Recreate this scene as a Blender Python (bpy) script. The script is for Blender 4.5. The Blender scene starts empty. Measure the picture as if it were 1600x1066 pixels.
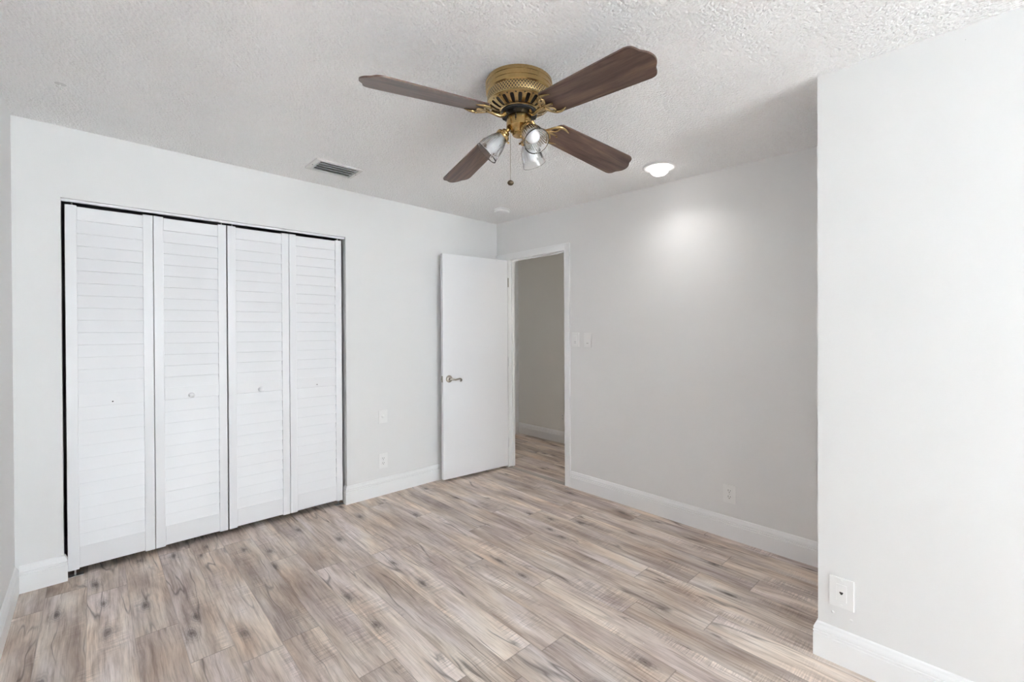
import bpy, bmesh, math, random
from mathutils import Vector, Matrix
C = bpy.context.scene.collection
S = bpy.context.scene
PI = math.pi
R = math.radians

# ------------------------------------------------------------------ camera
YAW, PIT, ROL, FPX, PX, PY = 0.8098, -0.0049, -0.0045, 703.62, 815.38, 520.19
fw = Vector((math.cos(PIT)*math.cos(YAW), math.cos(PIT)*math.sin(YAW), math.sin(PIT)))
rt = fw.cross(Vector((0, 0, 1))).normalized()
up = rt.cross(fw)
r2 = rt*math.cos(ROL)+up*math.sin(ROL)
u2 = -rt*math.sin(ROL)+up*math.cos(ROL)
cam_d = bpy.data.cameras.new('camera')
cam = bpy.data.objects.new('camera', cam_d); C.objects.link(cam)
M = Matrix((r2, u2, -fw)).transposed().to_4x4()
M.translation = Vector((-2.9876, -3.5015, 1.3558))
cam.matrix_world = M
cam_d.sensor_fit = 'HORIZONTAL'; cam_d.sensor_width = 36.0
cam_d.lens = 36.0*FPX/1600.0
cam_d.shift_x = (800-PX)/1600.0; cam_d.shift_y = (PY-533)/1600.0
cam_d.clip_start = 0.02
S.camera = cam

# ------------------------------------------------------------------ world / light / exposure
S.view_settings.view_transform = 'Standard'; S.view_settings.look = 'None'
S.view_settings.gamma = 1.0; S.view_settings.use_curve_mapping = False
S.view_settings.exposure = 0.0
S.cycles.max_bounces = 16; S.cycles.diffuse_bounces = 14; S.cycles.transmission_bounces = 12
S.cycles.transparent_max_bounces = 12; S.cycles.caustics_reflective = False
S.cycles.sample_clamp_indirect = 20.0
W = bpy.data.worlds.new('sky'); S.world = W; W.use_nodes = True
bg = W.node_tree.nodes['Background']
# overcast bright sky above the horizon, brighter lower half added to lift the ceiling
_nt = W.node_tree; _tc = _nt.nodes.new('ShaderNodeTexCoord'); _sp = _nt.nodes.new('ShaderNodeSeparateXYZ'); _rp = _nt.nodes.new('ShaderNodeValToRGB')
_ma = _nt.nodes.new('ShaderNodeMath'); _ma.operation = 'MULTIPLY_ADD'; _ma.inputs[1].default_value = 0.5; _ma.inputs[2].default_value = 0.5
_nt.links.new(_tc.outputs['Generated'], _sp.inputs[0]); _nt.links.new(_sp.outputs[2], _ma.inputs[0]); _nt.links.new(_ma.outputs[0], _rp.inputs[0])
_rp.color_ramp.elements[0].position = 0.47; _rp.color_ramp.elements[0].color = (0.89, 0.972, 1.0, 1)
_rp.color_ramp.elements[1].position = 0.52; _rp.color_ramp.elements[1].color = (0.46, 0.515, 0.555, 1)
_nt.links.new(_rp.outputs[0], bg.inputs[0]); bg.inputs[1].default_value = 31.0

def window_portal(loc, rot, sx, sy):
    ld = bpy.data.lights.new('window_daylight', 'AREA'); ld.shape = 'RECTANGLE'
    ld.size = sx; ld.size_y = sy; ld.cycles.is_portal = True
    o = bpy.data.objects.new('window_daylight', ld); C.objects.link(o)
    o.location = loc; o.rotation_euler = rot

# ------------------------------------------------------------------ helpers
def link(name, data, parent=None):
    o = bpy.data.objects.new(name, data); C.objects.link(o)
    if parent is not None:
        o.parent = parent
    return o

def world_loc(p):
    v = Vector((0, 0, 0))
    while p is not None:
        v += Vector(p.location); p = p.parent
    return v

def obj(name, bm, mat, parent=None, smooth=False, origin=None, bevel=0.0, label=None):
    """links the bmesh (world coordinates) as ONE mesh object; origin = where its own origin sits"""
    org = Vector(origin) if origin is not None else (world_loc(parent) if parent is not None else Vector((0, 0, 0)))
    bmesh.ops.recalc_face_normals(bm, faces=bm.faces)
    bmesh.ops.translate(bm, verts=bm.verts, vec=-org)
    me = bpy.data.meshes.new(name); bm.to_mesh(me); bm.free()
    mats = mat if isinstance(mat, (list, tuple)) else [mat]
    for m in mats: me.materials.append(m)
    if smooth:
        for p in me.polygons: p.use_smooth = True
        try: me.set_sharp_from_angle(angle=R(38))
        except Exception: pass
    o = link(name, me, parent)
    o.location = org - (world_loc(parent) if parent is not None else Vector((0, 0, 0)))
    if bevel:
        b = o.modifiers.new('bevel', 'BEVEL'); b.width = bevel; b.segments = 2; b.limit_method = 'ANGLE'
    if label: o['label'] = label
    return o

def tag(o, label, cat, group=None, kind=None):
    o['label'] = label; o['category'] = cat
    if group: o['group'] = group
    if kind: o['kind'] = kind
    return o

def thing(name, label, cat, loc, group=None, kind=None):
    o = link(name, None); o.location = loc; o.empty_display_size = 0.05
    return tag(o, label, cat, group, kind)

def box(bm, x0, x1, y0, y1, z0, z1, mat=0):
    a = [bm.verts.new((x, y, z)) for x in (x0, x1) for y in (y0, y1) for z in (z0, z1)]
    q = ((0, 1, 3, 2), (4, 6, 7, 5), (0, 4, 5, 1), (2, 3, 7, 6), (0, 2, 6, 4), (1, 5, 7, 3))
    for i in q:
        f = bm.faces.new([a[j] for j in i]); f.material_index = mat
    return a

def obox(bm, c, ax, ay, az, hx, hy, hz, mat=0):
    """oriented box"""
    c = Vector(c)
    a = [bm.verts.new(c+ax*sx*hx+ay*sy*hy+az*sz*hz) for sx in (-1, 1) for sy in (-1, 1) for sz in (-1, 1)]
    for i in ((0, 1, 3, 2), (4, 6, 7, 5), (0, 4, 5, 1), (2, 3, 7, 6), (0, 2, 6, 4), (1, 5, 7, 3)):
        f = bm.faces.new([a[j] for j in i]); f.material_index = mat
    return a

def frame_of(axis):
    a = Vector(axis).normalized()
    h = Vector((0, 0, 1)) if abs(a.z) < 0.9 else Vector((1, 0, 0))
    x = h.cross(a).normalized(); y = a.cross(x)
    return x, y, a

def lathe(bm, prof, seg=48, center=(0, 0, 0), axis=(0, 0, 1), mat=0, rib=None, cap0=False, cap1=False, closed=False, xdir=None):
    """prof = [(radius, height along axis)]"""
    X, Y, A = frame_of(axis)
    if xdir is not None:
        X = (Vector(xdir)-A*Vector(xdir).dot(A)).normalized(); Y = A.cross(X)
    c = Vector(center); rings = []
    for k, (r, h) in enumerate(prof):
        if r < 1e-6:
            rings.append([bm.verts.new(c+A*h)]); continue
        ring = []
        for i in range(seg):
            t = 2*PI*i/seg
            rr = r+(rib(k, i, t) if rib else 0)
            ring.append(bm.verts.new(c+A*h+X*rr*math.cos(t)+Y*rr*math.sin(t)))
        rings.append(ring)
    pairs = list(zip(rings[:-1], rings[1:]))
    if closed: pairs.append((rings[-1], rings[0]))
    for a, b in pairs:
        for i in range(seg):
            j = (i+1) % seg
            if len(a) == 1 and len(b) == 1: continue
            if len(a) == 1: f = bm.faces.new((a[0], b[j], b[i]))
            elif len(b) == 1: f = bm.faces.new((a[i], a[j], b[0]))
            else: f = bm.faces.new((a[i], a[j], b[j], b[i]))
            f.material_index = mat
    if cap0 and len(rings[0]) > 1: bm.faces.new(rings[0]).material_index = mat
    if cap1 and len(rings[-1]) > 1: bm.faces.new(rings[-1]).material_index = mat

def catmull(pts, n=6):
    P = [Vector(p) for p in pts]; out = []
    P = [P[0]*2-P[1]]+P+[P[-1]*2-P[-2]]
    for i in range(1, len(P)-2):
        for k in range(n):
            t = k/n; a, b, c, d = P[i-1:i+3]
            out.append(0.5*((2*b)+(c-a)*t+(2*a-5*b+4*c-d)*t*t+(3*b-a-3*c+d)*t**3))
    out.append(P[-2]); return out

def tube(bm, pts, rad, seg=8, mat=0, flat=1.0, upv=(0, 0, 1)):
    """rad = float or list; flat<1 squashes along the up vector"""
    P = [Vector(p) for p in pts]; n = len(P)
    rads = rad if isinstance(rad, (list, tuple)) else [rad]*n
    if len(rads) != n:
        rads = [rads[min(len(rads)-1, int(i*(len(rads)-1)/(n-1)))]*(1-(i*(len(rads)-1)/(n-1)) % 1)+rads[min(len(rads)-1, int(i*(len(rads)-1)/(n-1))+1)]*((i*(len(rads)-1)/(n-1)) % 1) for i in range(n)]
    rings = []
    for i in range(n):
        t = (P[min(i+1, n-1)]-P[max(i-1, 0)]).normalized()
        s = t.cross(Vector(upv))
        if s.length < 1e-4: s = t.cross(Vector((1, 0, 0)))
        s.normalize(); w = s.cross(t)
        rings.append([bm.verts.new(P[i]+s*rads[i]*math.cos(2*PI*k/seg)+w*rads[i]*flat*math.sin(2*PI*k/seg)) for k in range(seg)])
    for a, b in zip(rings[:-1], rings[1:]):
        for k in range(seg):
            bm.faces.new((a[k], a[(k+1) % seg], b[(k+1) % seg], b[k])).material_index = mat
    bm.faces.new(rings[0]).material_index = mat; bm.faces.new(rings[-1]).material_index = mat

# ------------------------------------------------------------------ materials
def nodes(name):
    m = bpy.data.materials.new(name); m.use_nodes = True
    nt = m.node_tree
    return m, nt, nt.nodes['Principled BSDF']

def N(nt, typ, **kw):
    n = nt.nodes.new(typ)
    for k, v in kw.items():
        if k == 'inp':
            for a, b in v.items(): n.inputs[a].default_value = b
        else: setattr(n, k, v)
    return n

def paint(name, col, rough=0.5, bump=0.0, bscale=300, spec=0.5, dist=0.002):
    m, nt, b = nodes(name); L = nt.links.new
    b.inputs['Roughness'].default_value = rough
    b.inputs['Specular IOR Level'].default_value = spec
    tc = N(nt, 'ShaderNodeTexCoord')
    no = N(nt, 'ShaderNodeTexNoise', inp={'Scale': 1.7, 'Detail': 3.0}); L(tc.outputs['Object'], no.inputs['Vector'])
    mx = N(nt, 'ShaderNodeMix', data_type='RGBA')
    mx.inputs[6].default_value = tuple(c*0.975 for c in col)+(1,); mx.inputs[7].default_value = tuple(min(1, c*1.02) for c in col)+(1,)
    L(no.outputs[0], mx.inputs[0]); L(mx.outputs[2], b.inputs['Base Color'])
    if bump:
        n2 = N(nt, 'ShaderNodeTexNoise', inp={'Scale': bscale, 'Detail': 2.0}); L(tc.outputs['Object'], n2.inputs['Vector'])
        bp = N(nt, 'ShaderNodeBump', inp={'Strength': bump, 'Distance': dist}); L(n2.outputs[0], bp.inputs['Height'])
        L(bp.outputs[0], b.inputs['Normal'])
    return m

def metal(name, col, rough=0.3, brush=0.0):
    m, nt, b = nodes(name); L = nt.links.new
    b.inputs['Metallic'].default_value = 1.0; b.inputs['Roughness'].default_value = rough
    tc = N(nt, 'ShaderNodeTexCoord')
    no = N(nt, 'ShaderNodeTexNoise', inp={'Scale': 40.0, 'Detail': 4.0}); L(tc.outputs['Object'], no.inputs['Vector'])
    mx = N(nt, 'ShaderNodeMix', data_type='RGBA')
    mx.inputs[6].default_value = tuple(c*0.85 for c in col)+(1,); mx.inputs[7].default_value = tuple(min(1, c*1.1) for c in col)+(1,)
    L(no.outputs[0], mx.inputs[0]); L(mx.outputs[2], b.inputs['Base Color'])
    if brush:
        mp = N(nt, 'ShaderNodeMapping'); mp.inputs['Scale'].default_value = (20, 20, 900)
        L(tc.outputs['Object'], mp.inputs[0])
        n2 = N(nt, 'ShaderNodeTexNoise', inp={'Scale': 1.0, 'Detail': 2.0}); L(mp.outputs[0], n2.inputs['Vector'])
        bp = N(nt, 'ShaderNodeBump', inp={'Strength': brush, 'Distance': 0.0005}); L(n2.outputs[0], bp.inputs['Height'])
        L(bp.outputs[0], b.inputs['Normal'])
    return m

WALL = paint('wall_paint', (0.785, 0.785, 0.787), 0.55, 0.12, 220)
TRIMW = paint('trim_paint', (0.86, 0.865, 0.875), 0.35)
DOORW = paint('door_paint', (0.825, 0.828, 0.85), 0.4, 0.05, 90)
HALLW = paint('hall_paint', (0.83, 0.82, 0.79), 0.6)
HALLC = paint('hall_side_paint', (0.84, 0.86, 0.89), 0.6)
PLAST = paint('white_plastic', (0.84, 0.84, 0.84), 0.3)
VENTW = paint('painted_vent_metal', (0.74, 0.74, 0.73), 0.45)
DARK = paint('dark_slot', (0.015, 0.013, 0.012), 0.6)
GREYD = paint('grey_slot', (0.12, 0.12, 0.12), 0.6)
CLOSET_SHADE = paint('closet_interior_shade', (0.22, 0.21, 0.2), 0.8)  # closet walls are white; their lack of light is put into this colour
BRASS = metal('antique_brass', (0.52, 0.355, 0.15), 0.23, 0.3)
BRASSC = metal('cast_brass', (0.47, 0.34, 0.165), 0.27)
NICKEL = metal('satin_nickel', (0.45, 0.42, 0.37), 0.28)
STEEL = metal('zinc_steel', (0.6, 0.6, 0.6), 0.35)
BLACK = paint('black_motor', (0.012, 0.012, 0.014), 0.35)

def popcorn():
    m, nt, b = nodes('popcorn_ceiling'); L = nt.links.new
    b.inputs['Base Color'].default_value = (0.945, 0.945, 0.945, 1); b.inputs['Roughness'].default_value = 0.9
    b.inputs['Specular IOR Level'].default_value = 0.15
    tc = N(nt, 'ShaderNodeTexCoord')
    a = N(nt, 'ShaderNodeTexNoise', inp={'Scale': 75.0, 'Detail': 3.5, 'Roughness': 0.62}); L(tc.outputs['Object'], a.inputs['Vector'])
    v = N(nt, 'ShaderNodeTexVoronoi', inp={'Scale': 95.0}); L(tc.outputs['Object'], v.inputs['Vector'])
    big = N(nt, 'ShaderNodeTexNoise', inp={'Scale': 2.2, 'Detail': 1.0}); L(tc.outputs['Object'], big.inputs['Vector'])
    inv = N(nt, 'ShaderNodeMath', operation='SUBTRACT', inp={0: 1.0}); L(v.outputs['Distance'], inv.inputs[1])
    mul = N(nt, 'ShaderNodeMath', operation='MULTIPLY_ADD', inp={1: 0.5}); L(inv.outputs[0], mul.inputs[0]); L(a.outputs[0], mul.inputs[2])
    st = N(nt, 'ShaderNodeMath', operation='MULTIPLY_ADD', inp={1: 0.5, 2: 0.45}); L(big.outputs[0], st.inputs[0])
    bp = N(nt, 'ShaderNodeBump', inp={'Distance': 0.02}); L(mul.outputs[0], bp.inputs['Height']); L(st.outputs[0], bp.inputs['Strength'])
    L(bp.outputs[0], b.inputs['Normal'])
    return m
CEIL = popcorn()

def floor_mat():
    m, nt, b = nodes('vinyl_plank'); L = nt.links.new
    def mth(op, a, c=None, d=None, clamp=False):
        n = N(nt, 'ShaderNodeMath', operation=op); n.use_clamp = clamp
        for i, v in enumerate((a, c, d)):
            if v is None: continue
            if isinstance(v, (int, float)): n.inputs[i].default_value = v
            else: L(v, n.inputs[i])
        return n.outputs[0]
    def comb(x, y, z=0.0):
        n = N(nt, 'ShaderNodeCombineXYZ')
        for i, v in enumerate((x, y, z)):
            if isinstance(v, (int, float)): n.inputs[i].default_value = v
            else: L(v, n.inputs[i])
        return n.outputs[0]
    def noise(vec, scale, detail=3.0, rough=0.5, dist=0.0):
        n = N(nt, 'ShaderNodeTexNoise', inp={'Scale': scale, 'Detail': detail, 'Roughness': rough, 'Distortion': dist})
        L(vec, n.inputs['Vector']); return n.outputs[0]
    def ramp(v, stops):
        n = N(nt, 'ShaderNodeValToRGB'); L(v, n.inputs[0]); e = n.color_ramp.elements
        e[0].position = stops[0][0]; e[0].color = stops[0][1]
        e[1].position = stops[-1][0]; e[1].color = stops[-1][1]
        for p, c in stops[1:-1]:
            k = e.new(p); k.color = c
        return n.outputs[0]
    def mix(fac, a, c, blend='MIX'):
        n = N(nt, 'ShaderNodeMix', data_type='RGBA', blend_type=blend)
        if isinstance(fac, (int, float)): n.inputs[0].default_value = fac
        else: L(fac, n.inputs[0])
        for i, v in ((6, a), (7, c)):
            if isinstance(v, tuple): n.inputs[i].default_value = v
            else: L(v, n.inputs[i])
        return n.outputs[2]
    tc = N(nt, 'ShaderNodeTexCoord'); sp = N(nt, 'ShaderNodeSeparateXYZ'); L(tc.outputs['Object'], sp.inputs[0])
    x = sp.outputs[0]; y = sp.outputs[1]
    PW, PL = 0.155, 1.22
    xs = mth('DIVIDE', mth('ADD', x, 1.778+PW*40), PW)
    row = mth('FLOOR', xs); fx = mth('FRACT', xs)
    wn = N(nt, 'ShaderNodeTexWhiteNoise', noise_dimensions='1D'); L(row, wn.inputs['W'])
    ys = mth('ADD', mth('DIVIDE', mth('ADD', y, 30), PL), mth('MULTIPLY', wn.outputs['Value'], 1.0))
    col = mth('FLOOR', ys); fy = mth('FRACT', ys)
    wn2 = N(nt, 'ShaderNodeTexWhiteNoise', noise_dimensions='2D'); L(comb(row, col), wn2.inputs['Vector'])
    rnd = wn2.outputs['Value']
    sc = N(nt, 'ShaderNodeSeparateColor'); L(wn2.outputs['Color'], sc.inputs[0])
    off = mth('MULTIPLY', rnd, 57.0)
    # plank-local coordinates in metres, shifted per plank
    lx = mth('MULTIPLY', fx, PW); ly = mth('MULTIPLY', fy, PL)
    warp = noise(comb(mth('ADD', lx, off), ly, off), 4.0, 2.0)
    wx = mth('ADD', lx, mth('MULTIPLY', mth('SUBTRACT', warp, 0.5), 0.035)); wf = mth('ADD', lx, mth('MULTIPLY', mth('SUBTRACT', warp, 0.5), 0.014))
    # broad tone patches running with the board
    t1 = noise(comb(mth('MULTIPLY', wx, 11.0), mth('MULTIPLY', ly, 1.7), off), 1.0, 4.0, 0.6, 0.4)
    base = ramp(t1, [(0.24, (0.30, 0.225, 0.185, 1)), (0.38, (0.47, 0.38, 0.33, 1)), (0.52, (0.65, 0.56, 0.50, 1)), (0.72, (0.84, 0.77, 0.715, 1))])
    # warm / cool hue
    t2 = noise(comb(mth('MULTIPLY', wx, 7.0), mth('MULTIPLY', ly, 1.8), mth('ADD', off, 9.0)), 1.0, 2.0)
    hue = ramp(t2, [(0.35, (0.98, 0.98, 1.03, 1)), (0.52, (1.0, 0.99, 0.97, 1)), (0.72, (1.06, 0.985, 0.90, 1))])
    c = mix(1.0, base, hue, 'MULTIPLY')
    # fine fibres
    f1 = noise(comb(mth('MULTIPLY', wf, 330.0), mth('MULTIPLY', ly, 9.0), off), 1.0, 3.0, 0.6)
    c = mix(0.8, c, ramp(f1, [(0.3, (0.80, 0.79, 0.78, 1)), (0.55, (1.0, 1.0, 1.0, 1)), (0.75, (1.12, 1.11, 1.10, 1))]), 'MULTIPLY')
    f2 = noise(comb(mth('MULTIPLY', wf, 85.0), mth('MULTIPLY', ly, 3.6), off), 1.0, 4.0, 0.65)
    c = mix(1.0, c, ramp(f2, [(0.33, (0.70, 0.66, 0.63, 1)), (0.5, (1.0, 1.0, 1.0, 1)), (0.7, (1.08, 1.08, 1.08, 1))]), 'MULTIPLY')
    # saw marks across the board
    sm = noise(comb(mth('MULTIPLY', lx, 9.0), mth('MULTIPLY', ly, 190.0), off), 1.0, 2.0, 0.6)
    smm = noise(comb(mth('MULTIPLY', lx, 9.0), mth('MULTIPLY', ly, 3.5), mth('ADD', off, 31.0)), 1.0, 1.0)
    smf = ramp(smm, [(0.52, (0, 0, 0, 1)), (0.66, (1, 1, 1, 1))])
    c = mix(smf, c, mix(1.0, c, ramp(sm, [(0.38, (0.80, 0.80, 0.81, 1)), (0.62, (1.16, 1.16, 1.17, 1))]), 'MULTIPLY'))
    # knots : sparse stretched cells with rings
    kv = N(nt, 'ShaderNodeTexVoronoi', voronoi_dimensions='2D', inp={'Scale': 1.0, 'Randomness': 0.85})
    L(comb(mth('ADD', mth('MULTIPLY', wx, 6.2), off), mth('ADD', mth('MULTIPLY', ly, 2.5), mth('MULTIPLY', off, 3.1))), kv.inputs['Vector'])
    kd = mth('ADD', kv.outputs['Distance'], mth('MULTIPLY', mth('SUBTRACT', f2, 0.5), 0.22))
    ks = N(nt, 'ShaderNodeSeparateColor'); L(kv.outputs['Color'], ks.inputs[0])
    keep = mth('GREATER_THAN', ks.outputs[0], 0.62)
    kdark = mth('MULTIPLY', ramp(kd, [(0.02, (0.95, 0.95, 0.95, 1)), (0.06, (0.55, 0.55, 0.55, 1)), (0.12, (0.16, 0.16, 0.16, 1)), (0.26, (0, 0, 0, 1))]), keep)
    c = mix(kdark, c, (0.15, 0.115, 0.10, 1))
    rg = mth('SINE', mth('MULTIPLY', kd, 110.0))
    ringf = mth('MULTIPLY', mth('MULTIPLY', ramp(kd, [(0.06, (1, 1, 1, 1)), (0.24, (0, 0, 0, 1))]), keep), mth('MULTIPLY', mth('ADD', rg, 1.0), 0.22))
    c = mix(ringf, c, (0.09, 0.07, 0.06, 1))
    # long checks / dark cracks
    cr = noise(comb(mth('MULTIPLY', wx, 9.0), mth('MULTIPLY', ly, 0.9), mth('ADD', off, 77.0)), 1.0, 2.5, 0.5, 0.0)
    ca = mth('ABSOLUTE', mth('SUBTRACT', cr, 0.5))
    cm = noise(comb(mth('MULTIPLY', lx, 5.0), mth('MULTIPLY', ly, 2.3), mth('ADD', off, 13.0)), 1.0, 1.0)
    cf = mth('MULTIPLY', ramp(ca, [(0.0, (1, 1, 1, 1)), (0.006, (0.6, 0.6, 0.6, 1)), (0.016, (0, 0, 0, 1))]), ramp(cm, [(0.47, (0, 0, 0, 1)), (0.6, (1, 1, 1, 1))]))
    c = mix(mth('MULTIPLY', cf, 0.75), c, (0.105, 0.08, 0.068, 1))
    # per-plank tone
    tone = mth('ADD', 0.89, mth('MULTIPLY', sc.outputs[0], 0.28))
    tcol = N(nt, 'ShaderNodeCombineColor'); L(tone, tcol.inputs[0]); L(tone, tcol.inputs[1]); L(tone, tcol.inputs[2])
    c = mix(1.0, c, tcol.outputs[0], 'MULTIPLY')
    # seams
    ex = mth('MULTIPLY', mth('MINIMUM', fx, mth('SUBTRACT', 1.0, fx)), PW)
    ey = mth('MULTIPLY', mth('MINIMUM', fy, mth('SUBTRACT', 1.0, fy)), PL)
    seam = mth('MAXIMUM', ramp(ex, [(0.0, (0.30, 0.30, 0.30, 1)), (0.0012, (0, 0, 0, 1))]), ramp(ey, [(0.0, (0.5, 0.5, 0.5, 1)), (0.0018, (0, 0, 0, 1))]))
    c = mix(seam, c, (0.13, 0.1, 0.085, 1))
    # tiny white specks of dust
    dv = N(nt, 'ShaderNodeTexVoronoi', inp={'Scale': 26.0}); L(tc.outputs['Object'], dv.inputs['Vector'])
    dc = N(nt, 'ShaderNodeSeparateColor'); L(dv.outputs['Color'], dc.inputs[0])
    dust = mth('MULTIPLY', mth('LESS_THAN', dv.outputs['Distance'], 0.06), mth('GREATER_THAN', dc.outputs[0], 0.965))
    c = mix(dust, c, (0.8, 0.78, 0.76, 1))
    L(c, b.inputs['Base Color'])
    ro = mth('ADD', 0.40, mth('MULTIPLY', f2, 0.2)); L(ro, b.inputs['Roughness'])
    b.inputs['Specular IOR Level'].default_value = 0.45
    bp = N(nt, 'ShaderNodeBump', inp={'Strength': 0.25, 'Distance': 0.001}); L(f1, bp.inputs['Height']); L(bp.outputs[0], b.inputs['Normal'])
    return m
FLOOR = floor_mat()

def walnut():
    m, nt, b = nodes('walnut_laminate'); L = nt.links.new
    uv = N(nt, 'ShaderNodeUVMap'); uv.uv_map = 'grain'
    oi = N(nt, 'ShaderNodeTexCoord')
    def layer(sx, sy, det, rough=0.5, dist=0.0):
        mp = N(nt, 'ShaderNodeMapping'); mp.inputs['Scale'].default_value = (sx, sy, 1)
        L(uv.outputs[0], mp.inputs[0])
        n = N(nt, 'ShaderNodeTexNoise', inp={'Scale': 1.0, 'Detail': det, 'Roughness': rough, 'Distortion': dist}); L(mp.outputs[0], n.inputs['Vector'])
        return n
    a = layer(3.0, 34, 5, 0.6, 0.8); f = layer(12, 420, 3)
    rp = N(nt, 'ShaderNodeValToRGB'); L(a.outputs[0], rp.inputs[0]); e = rp.color_ramp.elements
    e[0].position = 0.30; e[0].color = (0.042, 0.022, 0.017, 1)
    e[1].position = 0.72; e[1].color = (0.19, 0.115, 0.078, 1)
    k = e.new(0.45); k.color = (0.092, 0.052, 0.040, 1)
    k = e.new(0.56); k.color = (0.135, 0.080, 0.058, 1)
    r2_ = N(nt, 'ShaderNodeValToRGB'); L(f.outputs[0], r2_.inputs[0]); e = r2_.color_ramp.elements
    e[0].position = 0.35; e[0].color = (0.8, 0.8, 0.8, 1); e[1].position = 0.65; e[1].color = (1.15, 1.15, 1.15, 1)
    mx = N(nt, 'ShaderNodeMix', data_type='RGBA', blend_type='MULTIPLY'); mx.inputs[0].default_value = 1
    L(rp.outputs[0], mx.inputs[6]); L(r2_.outputs[0], mx.inputs[7])
    # worn pale chips
    v = N(nt, 'ShaderNodeTexVoronoi', inp={'Scale': 13.0}); L(uv.outputs[0], v.inputs['Vector'])
    sc = N(nt, 'ShaderNodeSeparateColor'); L(v.outputs['Color'], sc.inputs[0])
    g = N(nt, 'ShaderNodeMath', operation='GREATER_THAN', inp={1: 0.88}); L(sc.outputs[0], g.inputs[0])
    l_ = N(nt, 'ShaderNodeMath', operation='LESS_THAN', inp={1: 0.05}); L(v.outputs['Distance'], l_.inputs[0])
    mm = N(nt, 'ShaderNodeMath', operation='MULTIPLY'); L(g.outputs[0], mm.inputs[0]); L(l_.outputs[0], mm.inputs[1])
    m3 = N(nt, 'ShaderNodeMix', data_type='RGBA'); L(mm.outputs[0], m3.inputs[0]); L(mx.outputs[2], m3.inputs[6]); m3.inputs[7].default_value = (0.42, 0.33, 0.25, 1)
    L(m3.outputs[2], b.inputs['Base Color'])
    b.inputs['Roughness'].default_value = 0.36
    return m
WALNUT = walnut()

def lattice():
    m, nt, b = nodes('pierced_brass_band'); L = nt.links.new
    uv = N(nt, 'ShaderNodeUVMap'); uv.uv_map = 'band'
    sp = N(nt, 'ShaderNodeSeparateXYZ'); L(uv.outputs[0], sp.inputs[0])
    def mth(op, a, c=None):
        n = N(nt, 'ShaderNodeMath', operation=op)
        for i, v in enumerate((a, c)):
            if v is None: continue
            if isinstance(v, (int, float)): n.inputs[i].default_value = v
            else: L(v, n.inputs[i])
        return n.outputs[0]
    U = mth('MULTIPLY', sp.outputs[0], 2*PI*66); V = mth('MULTIPLY', sp.outputs[1], 2*PI*2.0)
    s = mth('MULTIPLY', mth('COSINE', mth('ADD', mth('MULTIPLY', U, 0.5), mth('MULTIPLY', V, 0.5))), mth('COSINE', mth('SUBTRACT', mth('MULTIPLY', U, 0.5), mth('MULTIPLY', V, 0.5))))
    hole = mth('GREATER_THAN', mth('ABSOLUTE', s), 0.42)
    mx = N(nt, 'ShaderNodeMix', data_type='RGBA'); L(hole, mx.inputs[0])
    mx.inputs[6].default_value = (0.54, 0.39, 0.18, 1); mx.inputs[7].default_value = (0.06, 0.035, 0.02, 1)
    L(mx.outputs[2], b.inputs['Base Color'])
    L(mth('SUBTRACT', 1.0, hole), b.inputs['Metallic'])
    b.inputs['Roughness'].default_value = 0.33
    return m
LATT = lattice()

def glass(name, rough=0.02, tint=(1, 1, 1)):
    m, nt, b = nodes(name)
    b.inputs['Base Color'].default_value = tint+(1,); b.inputs['Transmission Weight'].default_value = 1.0
    b.inputs['Roughness'].default_value = rough; b.inputs['IOR'].default_value = 1.45
    return m
GLASS = glass('ribbed_clear_glass', 0.04, (0.985, 0.99, 0.99))
PANE = glass('window_glass', 0.0)
m, nt, b = nodes('frosted_bulb'); b.inputs['Base Color'].default_value = (0.9, 0.9, 0.93, 1); b.inputs['Roughness'].default_value = 0.35
b.inputs['Subsurface Weight'].default_value = 0.0
BULB = m
m, nt, b = nodes('lit_bulb'); b.inputs['Base Color'].default_value = (1, 1, 1, 1)
b.inputs['Emission Color'].default_value = (1.0, 0.97, 0.93, 1); b.inputs['Emission Strength'].default_value = 6.5
LIT = m

# ------------------------------------------------------------------ room shell
XL, XR = -3.2888, 0.0          # left wall, right wall (inner faces)
YF = -7.4                      # wall with the window, behind the camera
XA, XB, HT = -3.1112, -1.5521, 2.093   # closet opening
BX, BY = -0.803, -2.9934       # corner of the projecting wall
YL, YR, ZD = -0.1797, -0.9137, 2.0545  # doorway
WT = 0.065
HX, HY = 1.095, 0.85
def cz(x, y): return 2.44-0.0126*x+0.015*y
TOP = 2.56

def struct(name, bm, mat, label, cat='wall', **kw):
    o = obj(name, bm, mat, None, **kw); return tag(o, label, cat, kind='structure')

bm = bmesh.new(); box(bm, XL-0.12, HX+0.15, YF-0.12, HY+0.12, -0.06, 0.0)
struct('floor', bm, FLOOR, 'grey brown wood-look plank flooring running through room and hall', 'floor')

bm = bmesh.new()
x0, x1, y0, y1 = XL-0.1, 0.04, YF-0.1, 0.1
a = [bm.verts.new((x, y, cz(x, y)+d)) for x in (x0, x1) for y in (y0, y1) for d in (0, 0.05)]
for i in ((0, 1, 3, 2), (4, 6, 7, 5), (0, 4, 5, 1), (2, 3, 7, 6), (0, 2, 6, 4), (1, 5, 7, 3)): bm.faces.new([a[j] for j in i])
struct('ceiling', bm, CEIL, 'white popcorn textured ceiling over the bedroom', 'ceiling')
bm = bmesh.new(); box(bm, WT-0.02, HX+0.1, -2.2, HY+0.1, 2.44, 2.5)
struct('ceiling', bm, HALLW, 'plain ceiling of the hall beyond the doorway', 'ceiling')

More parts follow.
